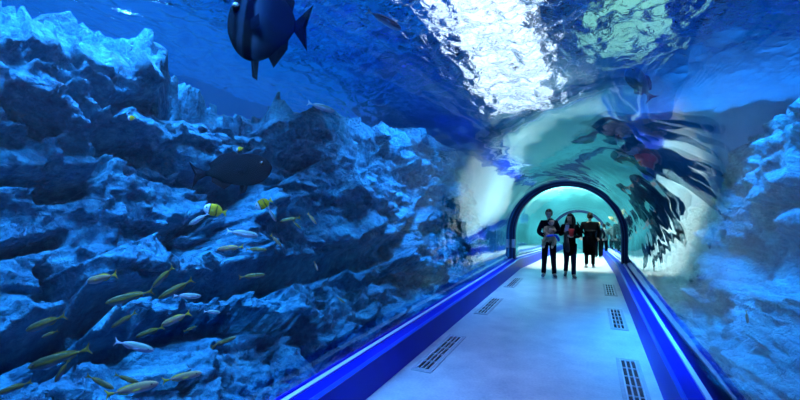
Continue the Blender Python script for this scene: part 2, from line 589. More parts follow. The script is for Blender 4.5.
def right_prof(y):
    k = 0.35 * math.sin(y * 0.7)
    return [(1.9, -1.3), (2.1, -0.4), (2.65 + k * .4, 0.5), (3.1 + k, 1.8), (3.6 + k, 3.0), (4.5 + k, 3.55), (6.4, 3.5)]


me = cliff('cliff', right_prof, 0.0, 12.0, 460, 260, 63, [], 0.7, 1)
o = link('rock_cliff', me, m_rock, None, False)
tag(o, 'hazy rock cliff in the tank right of the walkway', 'rock')

m_teal = plain('pale_teal_wall', (0.22, 0.66, 0.64), 0.7, var=0.7, scale=0.5)  # strong tone variation paints the swirls of ripple light on the walls
m_bulk = plain('teal_grey_wall', (0.06, 0.34, 0.50), 0.7, var=0.3, scale=0.8, bump=0.3)
bm = bmesh.new()
box(bm, -7.0, -6.8, 12.6, 34, -4, 8); box(bm, 6.8, 7, 12.6, 34, -4, 8)
tag(from_bm('wall_side', bm, m_teal), kind='structure')
bm = bmesh.new(); box(bm, -7, 7, 34.2, 34.4, -4, 8)
tag(from_bm('wall_back', bm, m_teal), kind='structure')
# added wall pierced by the tunnel, screens off the bright far tank
bm = bmesh.new()
hole = [(-1.52, -2.0)] + [(1.52 * math.cos(math.pi * (1 - i / 32)), SPRING + 1.52 * math.sin(math.pi * (1 - i / 32))) for i in range(33)] + [(1.52, -2.0)]
outer = [(-7, -2.0)] + [(max(-7, min(7, 14 * math.cos(math.pi * (1 - i / 32)))), min(9.5, SPRING + 12 * math.sin(math.pi * (1 - i / 32)))) for i in range(33)] + [(7, -2.0)]
V = [[[bm.verts.new((x, y, z)) for x, z in P] for P in (hole, outer)] for y in (12.4, 12.6)]
for i in range(len(hole) - 1):
    bm.faces.new((V[0][0][i], V[0][1][i], V[0][1][i + 1], V[0][0][i + 1]))
    bm.faces.new((V[1][0][i], V[1][0][i + 1], V[1][1][i + 1], V[1][1][i]))
    bm.faces.new((V[0][0][i], V[0][0][i + 1], V[1][0][i + 1], V[1][0][i]))
    bm.faces.new((V[0][1][i], V[1][1][i], V[1][1][i + 1], V[0][1][i + 1]))
tag(from_bm('wall_screen', bm, m_bulk), kind='structure')
area('far_tank_fill', (-3.6, 21, 7.5), (-6.4, 23, 0), 3, 14, 13000, (0.45, 1.0, 0.92), 100)  # unseen teal lamp added to brighten the far left wall
area('far_tank_fill', (3.6, 21, 7.5), (6.4, 23, 0), 3, 14, 13000, (0.45, 1.0, 0.92), 100)  # matching added lamp for the far right wall
area('far_tank_fill', (0, 30, 7.5), (0, 34, 1), 10, 2, 5000, (0.45, 1.0, 0.92), 110)  # unseen teal lamp added to brighten the back wall
# ================================================================== floor grilles
m_plate = plain('grey_stone_surround', (0.30, 0.33, 0.38), 0.5, var=0.15, scale=20)
m_alu = plain('brushed_aluminium', (0.62, 0.66, 0.72), 0.35, 0.6)
m_dark = plain('slot_shade_black', (0.004, 0.005, 0.008), 0.9)


def grille(x, y, label):
    root = empty('floor_grille', (x, y, zoff(y)), (math.atan(-SLOPE) if y > ARCH_Y else 0, 0, 0))
    tag(root, label, 'grille', 'floor grilles along the walkway edges')
    bm = bmesh.new()
    for a in ((-0.115, -0.075, -0.66, 0.66), (0.075, 0.115, -0.66, 0.66), (-0.075, 0.075, -0.66, -0.60), (-0.075, 0.075, 0.60, 0.66)):
        box(bm, a[0], a[1], a[2], a[3], 0.001, 0.009)
    from_bm('surround', bm, m_plate, root)
    bm = bmesh.new(); box(bm, -0.075, 0.075, -0.60, 0.60, 0.001, 0.003)  # thin black sheet; the shade in the slots is painted, not hollow
    tag(from_bm('slot_shade', bm, m_dark, root), 'painted dark of the slots')
    bm = bmesh.new()
    for i in range(4):
        cx = -0.072 + i * 0.048
        box(bm, cx - 0.007, cx + 0.007, -0.60, 0.60, 0.0025, 0.014)
    for j in range(6):
        cyy = -0.60 + j * 0.24
        box(bm, -0.072, 0.072, cyy - 0.008, cyy + 0.008, 0.0025, 0.012)
    from_bm('bars', bm, m_alu, root)
    return root


for s, x, sd in ((1, 0.99, 'right'), (-1, -1.0, 'left')):
    for y, w in ((4.55, 'nearest the viewer'), (7.1, 'second from the viewer'), (9.6, 'third and farthest before the arch')):
        grille(x, y, 'slotted metal floor grille beside the %s curb, %s' % (sd, w))

# ================================================================== people
m_skin = plain('skin', (0.85, 0.50, 0.36), 0.5)
m_black = plain('black_cloth', (0.003, 0.0035, 0.005), 0.95, spec=0.02, var=0.3, scale=15)
m_navy = plain('navy_cloth', (0.004, 0.006, 0.014), 0.95, spec=0.02, var=0.3, scale=15)
m_jean = plain('dark_denim', (0.005, 0.010, 0.035), 0.95, spec=0.02, var=0.3, scale=25)
m_hair = plain('black_hair', (0.004, 0.003, 0.003), 0.7, spec=0.1)
m_fair = plain('light_brown_hair', (0.45, 0.27, 0.10), 0.5)
m_tan = plain('tan_fleece', (0.48, 0.27, 0.16), 0.85, var=0.2, scale=20)
m_brown = plain('brown_knit', (0.07, 0.05, 0.045), 0.9, var=0.3, scale=30)
m_grey = plain('grey_cloth', (0.10, 0.12, 0.12), 0.95, spec=0.02, var=0.2, scale=15)
m_shoe = plain('grey_trainer', (0.16, 0.17, 0.20), 0.6)
m_sole = plain('white_rubber', (0.75, 0.75, 0.78), 0.6)
m_red = plain('red_plastic', (0.95, 0.03, 0.02), 0.45)
m_phone = plain('white_phone_case', (0.85, 0.88, 0.92), 0.3)
m_blue = plain('bright_blue_cloth', (0.01, 0.06, 0.62), 0.7)
m_eye = plain('dark_eye', (0.01, 0.008, 0.008), 0.5, spec=0.1)
m_lip = plain('lip', (0.45, 0.16, 0.14), 0.5)


def skin_bm(verts, edges, sub=2):
    """verts: list of (co, radius or (rx, ry)); first one is the root. Returns an evaluated bmesh."""
    me = bpy.data.meshes.new('tmp')
    me.from_pydata([v[0] for v in verts], edges, [])
    o = bpy.data.objects.new('tmp', me)
    COL.objects.link(o)
    md = o.modifiers.new('s', 'SKIN')
    md.use_smooth_shade = True
    sv = me.skin_vertices[0].data
    for i, v in enumerate(verts):
        r = v[1]
        sv[i].radius = (r, r) if not isinstance(r, tuple) else r
        sv[i].use_root = (i == 0)
    ss = o.modifiers.new('u', 'SUBSURF')
    ss.levels = ss.render_levels = sub
    dg = bpy.context.evaluated_depsgraph_get()
    dg.update()
    ev = o.evaluated_get(dg)
    m2 = bpy.data.meshes.new_from_object(ev)
    bm = bmesh.new()
    bm.from_mesh(m2)
    bpy.data.objects.remove(o)
    bpy.data.meshes.remove(me)
    bpy.data.meshes.remove(m2)
    return bm


def add_bm(dst, src):
    me = bpy.data.meshes.new('t')
    src.to_mesh(me)
    src.free()
    dst.from_mesh(me)
    bpy.data.meshes.remove(me)


def ellipsoid(bm, c, r, seg=16, rot=None):
    M = Matrix.Translation(c) @ (rot if rot else Matrix()) @ Matrix.Diagonal((r[0], r[1], r[2], 1))
    return bmesh.ops.create_uvsphere(bm, u_segments=seg, v_segments=seg * 2 // 3, radius=1, matrix=M)['verts']


def finger_chains(wrist, palm, curl, side):
    """five bent fingers rooted inside the palm; curl is the direction the fingers bend to"""
    w, p = Vector(wrist), Vector(palm)
    d = (p - w).normalized()
    c = Vector(curl).normalized()
    c = (c - d * c.dot(d)).normalized()
    lat = d.cross(c) * side
    bm = bmesh.new()
    for k, ln in ((-1.5, 0.062), (-0.5, 0.074), (0.5, 0.070), (1.5, 0.055)):
        b = p + lat * (k * 0.019)
        a1 = b + d * 0.03
        a2 = a1 + (d * 0.85 + c * 0.5).normalized() * ln * 0.55
        a3 = a2 + (d * 0.35 + c * 0.95).normalized() * ln * 0.55
        add_bm(bm, skin_bm([(b, .010), (a1, .0095), (a2, .009), (a3, .0075)], [(0, 1), (1, 2), (2, 3)], 1))
    b = w + (p - w) * 0.55 - lat * 0.022
    a1 = b - lat * 0.03 + d * 0.02 + c * 0.01
    a2 = a1 - lat * 0.008 + d * 0.03 + c * 0.015
    add_bm(bm, skin_bm([(b, .012), (a1, .011), (a2, .009)], [(0, 1), (1, 2)], 1))
    return bm


def person(loc, rz, H, label, P, top, legs, shoe, hair, long_hair=False, head_turn=0.0, head_tilt=0.0, coat=0.0, slim=1.0):
    """faces local -Y. P gives elbows, wrists, curls, knees and ankles (metres at a height of 1.72 m)"""
    k = H / 1.72
    V = lambda t: Vector(t) * k
    root = empty('person', loc, (0, 0, rz))
    tag(root, label, 'person')
    S = slim
    sh = 0.168 * S
    vs = [(V((0, 0, .95)), .115 * k * S), (V((0, 0, 1.10)), .105 * k * S), (V((0, .0, 1.28)), .12 * k * S), (V((0, .012, 1.42)), .075 * k),
          (V((0, 0, 1.49)), .050 * k)]
    ed = [(0, 1), (1, 2), (2, 3), (3, 4)]
    for s, el, wr in ((-1, 'el_l', 'wr_l'), (1, 'el_r', 'wr_r')):
        b = len(vs)
        w, e = Vector(P[wr]), Vector(P[el])
        pm = w + (w - e).normalized() * 0.06
        vs += [(V((s * sh, .005, 1.385)), .058 * k), (V(e), .042 * k), (V(w), .027 * k), (V(pm), (.038 * k, .022 * k))]
        ed += [(2, b), (b, b + 1), (b + 1, b + 2), (b + 2, b + 3)]
    for s, kn, an in ((-1, 'kn_l', 'an_l'), (1, 'kn_r', 'an_r')):
        b = len(vs)
        a = Vector(P[an])
        vs += [(V((s * .085, 0, .88)), .085 * k * S), (V(P[kn]), .058 * k), (V(a), .040 * k), (V(a + Vector((s * .015, -.13, -.045))), .035 * k)]
        ed += [(0, b), (b, b + 1), (b + 1, b + 2), (b + 2, b + 3)]
    body = skin_bm(vs, ed, 2)
    # head: skull, jaw, nose and ears, turned on the neck
    hm = bmesh.new()
    ellipsoid(hm, (0, .012, .145), (.077, .096, .100), 20)
    ellipsoid(hm, (0, -.022, .085), (.058, .066, .072), 16)
    ellipsoid(hm, (0, -.090, .100), (.012, .018, .022), 8)
    for s in (-1, 1):
        ellipsoid(hm, (s * .078, .012, .115), (.010, .020, .030), 8)
    ellipsoid(hm, (0, .005, .02), (.045, .048, .05), 12)
    HM = Matrix.Translation((0, -.006, 1.475)) @ Matrix.Rotation(head_turn, 4, 'Z') @ Matrix.Rotation(head_tilt, 4, 'X')
    bmesh.ops.transform(hm, matrix=Matrix.Scale(k, 4) @ HM, verts=hm.verts[:])
    add_bm(body, hm)
    for s, el, wr, cu in ((-1, 'el_l', 'wr_l', 'cu_l'), (1, 'el_r', 'wr_r', 'cu_r')):
        w, e = Vector(P[wr]), Vector(P[el])
        pm = w + (w - e).normalized() * 0.05
        fb = finger_chains(w, pm, P.get(cu, (0, -1, 0.01)), s)
        bmesh.ops.scale(fb, vec=(k, k, k), verts=fb.verts[:])
        add_bm(body, fb)
    from_bm('body', body, m_skin, root, True)
    KM = Matrix.Scale(k, 4) @ HM
    for s in (-1, 1):
        bm = bmesh.new(); ellipsoid(bm, (s * .031, -.078, .128), (.012, .008, .007), 8)
        bmesh.ops.transform(bm, matrix=KM, verts=bm.verts[:]); from_bm('eye', bm, m_eye, root, True)
    bm = bmesh.new(); ellipsoid(bm, (0, -.083, .062), (.022, .008, .007), 8)
    bmesh.ops.transform(bm, matrix=KM, verts=bm.verts[:]); from_bm('mouth', bm, m_lip, root, True)
    # hair
    bm = bmesh.new()
    ellipsoid(bm, (0, .018, .152), (.090, .104, .108), 24)
    bmesh.ops.delete(bm, geom=[v for v in bm.verts if (v.co.y < -.035 and v.co.z < .175) or v.co.z < .075], context='VERTS')
    bmesh.ops.solidify(bm, geom=bm.faces[:], thickness=0.012)
    for v in bm.verts:
        v.co += Vector((noise.noise(v.co * 40), noise.noise(v.co * 40 + Vector((5, 0, 0))), noise.noise(v.co * 40 + Vector((0, 9, 0))))) * 0.006
    if long_hair:
        for s in (-1, 1):
            add_bm(bm, skin_bm([((s * .05, .03, .22), .03), ((s * .092, .03, .13), .042), ((s * .108, .015, .02), .052), ((s * .11, -.04, -.10), .046), ((s * .095, -.07, -.20), .022)],
                               [(0, 1), (1, 2), (2, 3), (3, 4)], 2))
        add_bm(bm, skin_bm([((0, .05, .22), .06), ((0, .09, .10), .065), ((0, .115, -.06), .075), ((0, .12, -.22), .045)], [(0, 1), (1, 2), (2, 3)], 2))
    bmesh.ops.transform(bm, matrix=KM, verts=bm.verts[:])
    from_bm('hair', bm, hair, root, True)
    # jacket
    g = 0.024 * k
    zb = .90 - coat
    tv = [(V((0, 0, 1.02)), (.130 * k * S + g * .5)), (V((0, 0, 1.13)), .118 * k * S + g), (V((0, .0, 1.28)), .128 * k * S + g), (V((0, .014, 1.405)), .085 * k + g * .6), (V((0, .012, 1.455)), .062 * k)]
    te = [(0, 1), (1, 2), (2, 3), (3, 4)]
    tv += [(V((0, 0, .92)), .135 * k * S + g * .6), (V((0, 0.005, zb)), .135 * k * S + g * (.9 + coat * 2))]
    te += [(0, 5), (5, 6)]
    for s, el, wr in ((-1, 'el_l', 'wr_l'), (1, 'el_r', 'wr_r')):
        b = len(tv)
        w, e = Vector(P[wr]), Vector(P[el])
        tv += [(V((s * sh, .006, 1.375)), .064 * k + g * .7), (V(e), .046 * k + g * .6), (V(e + (w - e) * .93), .034 * k + g * .5)]
        te += [(2, b), (b, b + 1), (b + 1, b + 2)]
    from_bm('jacket', skin_bm(tv, te, 2), top, root, True)
    # trousers
    tv = [(V((0, 0, .97)), .128 * k * S)]
    te = []
    for s, kn, an in ((-1, 'kn_l', 'an_l'), (1, 'kn_r', 'an_r')):
        b = len(tv)
        kk, a = Vector(P[kn]), Vector(P[an])
        tv += [(V((s * .088, 0, .86)), .098 * k * S), (V(kk), .074 * k), (V(kk + (a - kk) * .55), .064 * k), (V(a + Vector((0, .01, -.035))), .060 * k)]
        te += [(0, b), (b, b + 1), (b + 1, b + 2), (b + 2, b + 3)]
    from_bm('trousers', skin_bm(tv, te, 2), legs, root, True)
    # shoes
    for s, an, pt in ((-1, 'an_l', 'pt_l'), (1, 'an_r', 'pt_r')):
        a = Vector(P[an])
        pitch = P.get(pt, 0.0)
        MS = Matrix.Scale(k, 4) @ Matrix.Translation((a.x, a.y, a.z - .045)) @ Matrix.Rotation(s * 0.18, 4, 'Z') @ Matrix.Rotation(pitch, 4, 'X')
        bm = skin_bm([((0, .035, .012), .042), ((0, -.05, .008), .045), ((0, -.15, -.004), .040), ((0, -.19, -.006), .026)], [(0, 1), (1, 2), (2, 3)], 2)
        for v in bm.verts:
            if v.co.z < -.035:
                v.co.z = -.035
        bmesh.ops.transform(bm, matrix=MS, verts=bm.verts[:])
        so = from_bm('shoe', bm, shoe, root, True)
        bm = bmesh.new()
        r = bmesh.ops.create_cone(bm, cap_ends=True, segments=24, radius1=1, radius2=1, depth=1, matrix=Matrix.Translation((0, -.075, -.036)) @ Matrix.Diagonal((.05, .15, .018, 1)))
        bmesh.ops.transform(bm, matrix=MS, verts=bm.verts[:])
        tag(from_bm('sole', bm, m_sole, so), 'white sole')
    return root


STAND = dict(kn_l=(-.10, -.01, .48), an_l=(-.105, .0, .09), kn_r=(.10, -.01, .48), an_r=(.105, .0, .09),
             el_l=(-.25, .04, 1.12), wr_l=(-.24, -.06, .88), el_r=(.25, .04, 1.12), wr_r=(.24, -.06, .88))

# father: faces the camera with a toddler on his chest
FACE = math.atan2(0.94, 11.0)          # towards the lens
pf = at(549, 277, 10.15); pf.z = 0
P = dict(STAND, el_l=(-.26, -.02, 1.13), wr_l=(-.06, -.25, 1.02), cu_l=(0.2, .6, 1), el_r=(.25, -.03, 1.14), wr_r=(.08, -.27, 1.16), cu_r=(-.2, .8, .6),
         kn_l=(-.11, -.03, .48), an_l=(-.13, .02, .09), kn_r=(.10, -.06, .48), an_r=(.125, -.03, .09))
person(pf, FACE + math.pi * 0 + 0.05, 1.72, 'man in black jacket facing the viewer and carrying a toddler', P, m_navy, m_navy, m_shoe, m_hair, head_turn=-0.2, head_tilt=0.12)

# toddler carried on his chest
def toddler():
    root = empty('toddler', (pf.x, pf.y, 0), (0, 0, FACE + 0.05))
    tag(root, 'toddler in tan clothes held against the chest of the man in black', 'person')
    B = lambda t: Vector(t)
    bz = 1.02
    vs = [(B((.0, -.24, bz + .02)), .085), (B((.0, -.23, bz + .14)), .080), (B((.01, -.22, bz + .24)), .070), (B((.02, -.22, bz + .295)), .036)]
    ed = [(0, 1), (1, 2), (2, 3)]
    for s in (-1, 1):
        b = len(vs)
        vs += [(B((s * .085, -.22, bz + .235)), .036), (B((s * .125, -.27, bz + .15)), .029), (B((s * .06, -.33, bz + .15 + s * .05)), .022), (B((s * .03, -.345, bz + .15 + s * .06)), (.024, .016))]
        ed += [(2, b), (b, b + 1), (b + 1, b + 2), (b + 2, b + 3)]
        b = len(vs)
        vs += [(B((s * .06, -.26, bz - .01)), .058), (B((s * .13, -.33, bz - .07)), .045), (B((s * .10 - .04, -.31, bz - .22)), .032), (B((s * .10 - .05, -.37, bz - .25)), .026)]
        ed += [(0, b), (b, b + 1), (b + 1, b + 2), (b + 2, b + 3)]
    body = skin_bm(vs, ed, 2)
    hm = bmesh.new()
    ellipsoid(hm, (0, 0, .10), (.070, .080, .082), 18)
    ellipsoid(hm, (0, -.02, .06), (.054, .058, .052), 14)
    ellipsoid(hm, (0, -.080, .075), (.010, .012, .012), 8)
    for s in (-1, 1):
        ellipsoid(hm, (s * .070, .01, .085), (.009, .016, .022), 8)
    KM = Matrix.Translation((.03, -.225, bz + .285)) @ Matrix.Rotation(0.7, 4, 'Z') @ Matrix.Rotation(0.1, 4, 'X')
    bmesh.ops.transform(hm, matrix=KM, verts=hm.verts[:])
    add_bm(body, hm)
    for s in (-1, 1):
        fb = finger_chains((s * .06, -.33, bz + .15 + s * .05), (s * .035, -.343, bz + .15 + s * .058), (0, .8, -.6), s)
        bmesh.ops.scale(fb, vec=(.6, .6, .6), verts=fb.verts[:], space=Matrix.Translation((-s * .035, .343, -(bz + .15 + s * .058))))
        add_bm(body, fb)
    from_bm('body', body, m_skin, root, True)
    for s in (-1, 1):
        bm = bmesh.new(); ellipsoid(bm, (s * .028, -.070, .095), (.010, .008, .007), 8)
        bmesh.ops.transform(bm, matrix=KM, verts=bm.verts[:]); from_bm('eye', bm, m_eye, root, True)
    bm = bmesh.new(); ellipsoid(bm, (0, -.075, .045), (.016, .007, .006), 8)
    bmesh.ops.transform(bm, matrix=KM, verts=bm.verts[:]); from_bm('mouth', bm, m_lip, root, True)
    bm = bmesh.new(); ellipsoid(bm, (0, .012, .108), (.080, .085, .086), 20)
    bmesh.ops.delete(bm, geom=[v for v in bm.verts if (v.co.y < -.03 and v.co.z < .145) or v.co.z < .06], context='VERTS')
    bmesh.ops.solidify(bm, geom=bm.faces[:], thickness=0.008)
    bmesh.ops.transform(bm, matrix=KM, verts=bm.verts[:]); from_bm('hair', bm, m_hair, root, True)
    g = .016
    tv = [(vs[1][0], .080 + g), (vs[0][0], .085 + g), (vs[2][0], .070 + g), (vs[3][0] - Vector((0, 0, .02)), .040 + g)]
    te = [(0, 1), (0, 2), (2, 3)]
    for b0 in (4, 12):
        b = len(tv)
        tv += [(vs[b0][0], .036 + g), (vs[b0 + 1][0], .029 + g), (vs[b0 + 1][0].lerp(vs[b0 + 2][0], .9), .022 + g)]
        te += [(2, b), (b, b + 1), (b + 1, b + 2)]
    from_bm('top', skin_bm(tv, te, 2), m_tan, root, True)
    tv = [(vs[0][0], .085 + g)]
    te = []
    for b0 in (8, 16):
        b = len(tv)
        tv += [(vs[b0][0], .058 + g), (vs[b0 + 1][0], .045 + g), (vs[b0 + 1][0].lerp(vs[b0 + 2][0], .9), .034 + g * .8)]
        te += [(0, b), (b, b + 1), (b + 1, b + 2)]
    from_bm('trousers', skin_bm(tv, te, 2), m_tan, root, True)
    # a bright blue cloth round the toddler's seat
    bm = skin_bm([((-.10, -.335, bz + .03), .028), ((.02, -.365, bz + .055), .034), ((.14, -.32, bz + .065), .030), ((.20, -.24, bz - .02), .036), ((.22, -.2, bz - .10), .03)], [(0, 1), (1, 2), (2, 3), (3, 4)], 2)
    tag(from_bm('blanket', bm, m_blue, root, True), 'bright blue cloth')


toddler()

# woman beside him, looking at the child
pw = at(570, 277, 10.1); pw.z = 0
P = dict(STAND, el_l=(-.25, .0, 1.14), wr_l=(-.13, -.24, 1.27), cu_l=(.5, -.2, 1), el_r=(.25, -.0, 1.12), wr_r=(.02, -.25, 1.12), cu_r=(-.3, -.2, 1),
         kn_l=(-.09, -.06, .49), an_l=(-.10, .14, .15), kn_r=(.08, -.10, .48), an_r=(.085, -.12, .09), pt_l=0.35)
person(pw, FACE + 0.03, 1.60, 'woman with long black hair and black coat, holding a white phone', P, m_black, m_jean, m_shoe, m_hair, True,
       head_turn=-0.55, head_tilt=0.05, coat=0.34, slim=1.06)
MW = Matrix.Translation(pw) @ Matrix.Rotation(FACE + 0.03, 4, 'Z') @ Matrix.Scale(1.60 / 1.66, 4)
ph = empty('mobile_phone', MW @ Vector((-.095, -.315, 1.30)), (0.35, 0.1, FACE + 0.1))
tag(ph, 'white mobile phone in the hand of the woman with long hair', 'phone')
bm = bmesh.new(); box(bm, -.045, .045, -.008, .008, -.07, .085)
bmesh.ops.bevel(bm, geom=bm.edges[:], offset=.006, segments=2, affect='EDGES')
from_bm('case', bm, m_phone, ph)
bm = bmesh.new(); box(bm, -.038, .038, .0078, .0095, -.06, .075)
from_bm('screen', bm, m_eye, ph)
rp = empty('red_pouch', MW @ Vector((.005, -.33, 1.15)), (0.2, 0, FACE))
tag(rp, 'bright red pouch in the hands of the woman with long hair', 'pouch')
bm = bmesh.new(); box(bm, -.07, .07, -.022, .022, -.06, .13)
for v in bm.verts:
    if v.co.z < 0:
        v.co.x *= .55; v.co.x += .0
bmesh.ops.bevel(bm, geom=bm.edges[:], offset=.012, segments=2, affect='EDGES')
from_bm('pouch_body', bm, m_red, rp, True)
bm = bmesh.new(); box(bm, -.066, .066, -.027, .027, .10, .128)
from_bm('flap', bm, m_red, rp)
# brown knitted scarf hanging down her front, and the big dark bag behind her arm
bm = skin_bm([((-.05, -.10, 1.44), .035), ((-.10, -.16, 1.30), .045), ((-.11, -.185, 1.12), .06), ((-.10, -.185, .92), .075), ((-.07, -.18, .74), .07), ((-.06, -.17, .66), .04)], [(i, i + 1) for i in range(5)], 2)
sc = from_bm('scarf', bm, m_brown, None, True)
sc.matrix_world = MW
tag(sc, 'long brown knitted scarf hanging down the front of the woman with long hair', 'scarf')
bg_ = empty('shoulder_bag', MW @ Vector((.37, .06, .0)), (0, 0, FACE))
tag(bg_, 'large black shoulder bag hanging at the side of the woman with long hair', 'bag')
bm = bmesh.new(); box(bm, -.10, .15, -.15, .15, .58, 1.08)
for v in bm.verts:
    if v.co.z > .9:
        v.co.y *= .75; v.co.x *= .6
    else:
        v.co.x += .05
bmesh.ops.bevel(bm, geom=bm.edges[:], offset=.05, segments=3, affect='EDGES')
from_bm('pouch', bm, m_black, bg_, True)
bm = skin_bm([((0, -.08, 1.06), .012), ((-.10, -.07, 1.25), .012), ((-.19, -.03, 1.40), .012), ((-.14, .06, 1.26), .012), ((0, .08, 1.06), .012)], [(i, i + 1) for i in range(4)], 1)
from_bm('strap', bm, m_black, bg_, True)

# third: man seen from behind, walking away down the ramp
p3 = at(590, 268, 12.75); p3.z = zoff(p3.y)
P = dict(STAND, kn_l=(-.10, -.16, .50), an_l=(-.09, -.10, .10), kn_r=(.10, .02, .47), an_r=(.11, .20, .15), pt_r=0.45,
         el_l=(-.26, .04, 1.13), wr_l=(-.23, -.10, .92), el_r=(.27, .02, 1.13), wr_r=(.25, -.12, .93))
person(p3, math.pi + 0.05, 1.74, 'man in black jacket seen from behind, walking away just past the arch', P, m_black, m_black, m_shoe, m_hair, slim=1.25)
# two more, farther down
p4 = at(604, 256, 19.2); p4.z = zoff(p4.y)
person(p4, math.pi - 0.1, 1.62, 'distant person in grey jacket walking away behind the man in black', dict(P, an_r=(.10, .10, .12), pt_r=.2), m_grey, m_black, m_shoe, m_hair, slim=1.05)
p5 = at(598.5, 256.5, 18.6); p5.z = zoff(p5.y)
person(p5, math.pi + 0.2, 1.66, 'distant fair-haired person in dark clothes, half hidden behind the man in black', dict(P, an_r=(.10, .08, .11), pt_r=.15), m_navy, m_black, m_shoe, m_fair, slim=0.95)
# ================================================================== fish
def fish_mat(name, back, side, belly, h, stripe=None):
    """scaled skin: coloured back, flank and belly, laid out along the fish's own height"""
    m, nt, out = new_mat(name)
    tc = N(nt, 'ShaderNodeTexCoord')
    sp = N(nt, 'ShaderNodeSeparateXYZ', {0: tc.outputs['Object']})
    nz = N(nt, 'ShaderNodeTexNoise', {'Vector': tc.outputs['Object'], 'Scale': 25.0, 'Detail': 3.0})
    a = N(nt, 'ShaderNodeMath', {0: sp.outputs['Z'], 1: 1.0 / h, 2: 0.5}, operation='MULTIPLY_ADD')
    b = N(nt, 'ShaderNodeMath', {0: nz.outputs[0], 1: 0.16, 2: a.outputs[0]}, operation='MULTIPLY_ADD')
    stops = [(0.30, belly), (0.46, side), (0.60, stripe or side), (0.78, back)]
    colr = ramp(nt, b.outputs[0], stops)
    p = N(nt, 'ShaderNodeBsdfPrincipled', {'Base Color': colr, 'Roughness': 0.6})
    p.inputs['Specular IOR Level'].default_value = 0.0 if min(x for _, q in stops for x in q) < 0.02 else 0.12
    nt.links.new(p.outputs[0], out.inputs[0])
    return m


def bar_mat(name, base, bars, edge, spec=0.0):
    """vertical dark bars along the body (x from nose to tail, nose at +0.5 of the length)"""
    m, nt, out = new_mat(name)
    tc = N(nt, 'ShaderNodeTexCoord')
    sp = N(nt, 'ShaderNodeSeparateXYZ', {0: tc.outputs['Object']})
    nz = N(nt, 'ShaderNodeTexNoise', {'Vector': tc.outputs['Object'], 'Scale': 6.0, 'Detail': 4.0})
    b = N(nt, 'ShaderNodeMath', {0: nz.outputs[0], 1: 0.08, 2: sp.outputs['X']}, operation='MULTIPLY_ADD')
    a = N(nt, 'ShaderNodeMath', {0: b.outputs[0], 1: 1.0 / edge, 2: 0.5}, operation='MULTIPLY_ADD')
    colr = ramp(nt, a.outputs[0], bars)
    p = N(nt, 'ShaderNodeBsdfPrincipled', {'Base Color': colr, 'Roughness': 0.6})
    p.inputs['Specular IOR Level'].default_value = spec
    nt.links.new(p.outputs[0], out.inputs[0])
    return m


def fish_body(L, H, W, prof, n=18, m=14):
    """prof(t): relative half-height at t in 0 (nose) .. 1 (tail root)"""
    bm = bmesh.new()
    rows = []
    for i in range(n + 1):
        t = i / n
        x = L * (0.5 - 0.82 * t)
        hh, ww, zc = prof(t)
        rows.append([bm.verts.new((x, W / 2 * ww * math.sin(2 * math.pi * j / m), H / 2 * hh * math.cos(2 * math.pi * j / m) + zc * H)) for j in range(m)])
    for a, b in zip(rows, rows[1:]):
        for j in range(m):
            bm.faces.new((a[j], a[(j + 1) % m], b[(j + 1) % m], b[j]))
    bm.faces.new(rows[0][::-1])
    bm.faces.new(rows[-1])
    return bm


def fin(pts, th):
    """thin fin from an outline in the x,z plane, tapering to its rim"""
    bm = bmesh.new()
    cx = sum(p[0] for p in pts) / len(pts); cz = sum(p[1] for p in pts) / len(pts)
    rim = [bm.verts.new((x, 0, z)) for x, z in pts]
    for s in (-1, 1):
        c = bm.verts.new((cx, s * th, cz))
        for i in range(len(rim)):
            j = (i + 1) % len(rim)
            bm.faces.new((rim[i], rim[j], c) if s > 0 else (rim[j], rim[i], c))
    return bm


def slim(t):
    h = math.sin(math.pi * min(1, t) ** 0.72) ** 0.78 if 0 < t < 1 else 0
    return max(h, 0.05 if t < .5 else 0.17), max(0.05, math.sin(math.pi * min(1, t * .97) ** 0.62)), 0


def disc(t):
    h = max(0.10 if t > .5 else 0.14, math.sin(math.pi * min(1, t * .96 + .04) ** 0.85) ** 0.62)
    return h, max(0.1, math.sin(math.pi * min(1, t * .95 + .05) ** 0.6)), 0


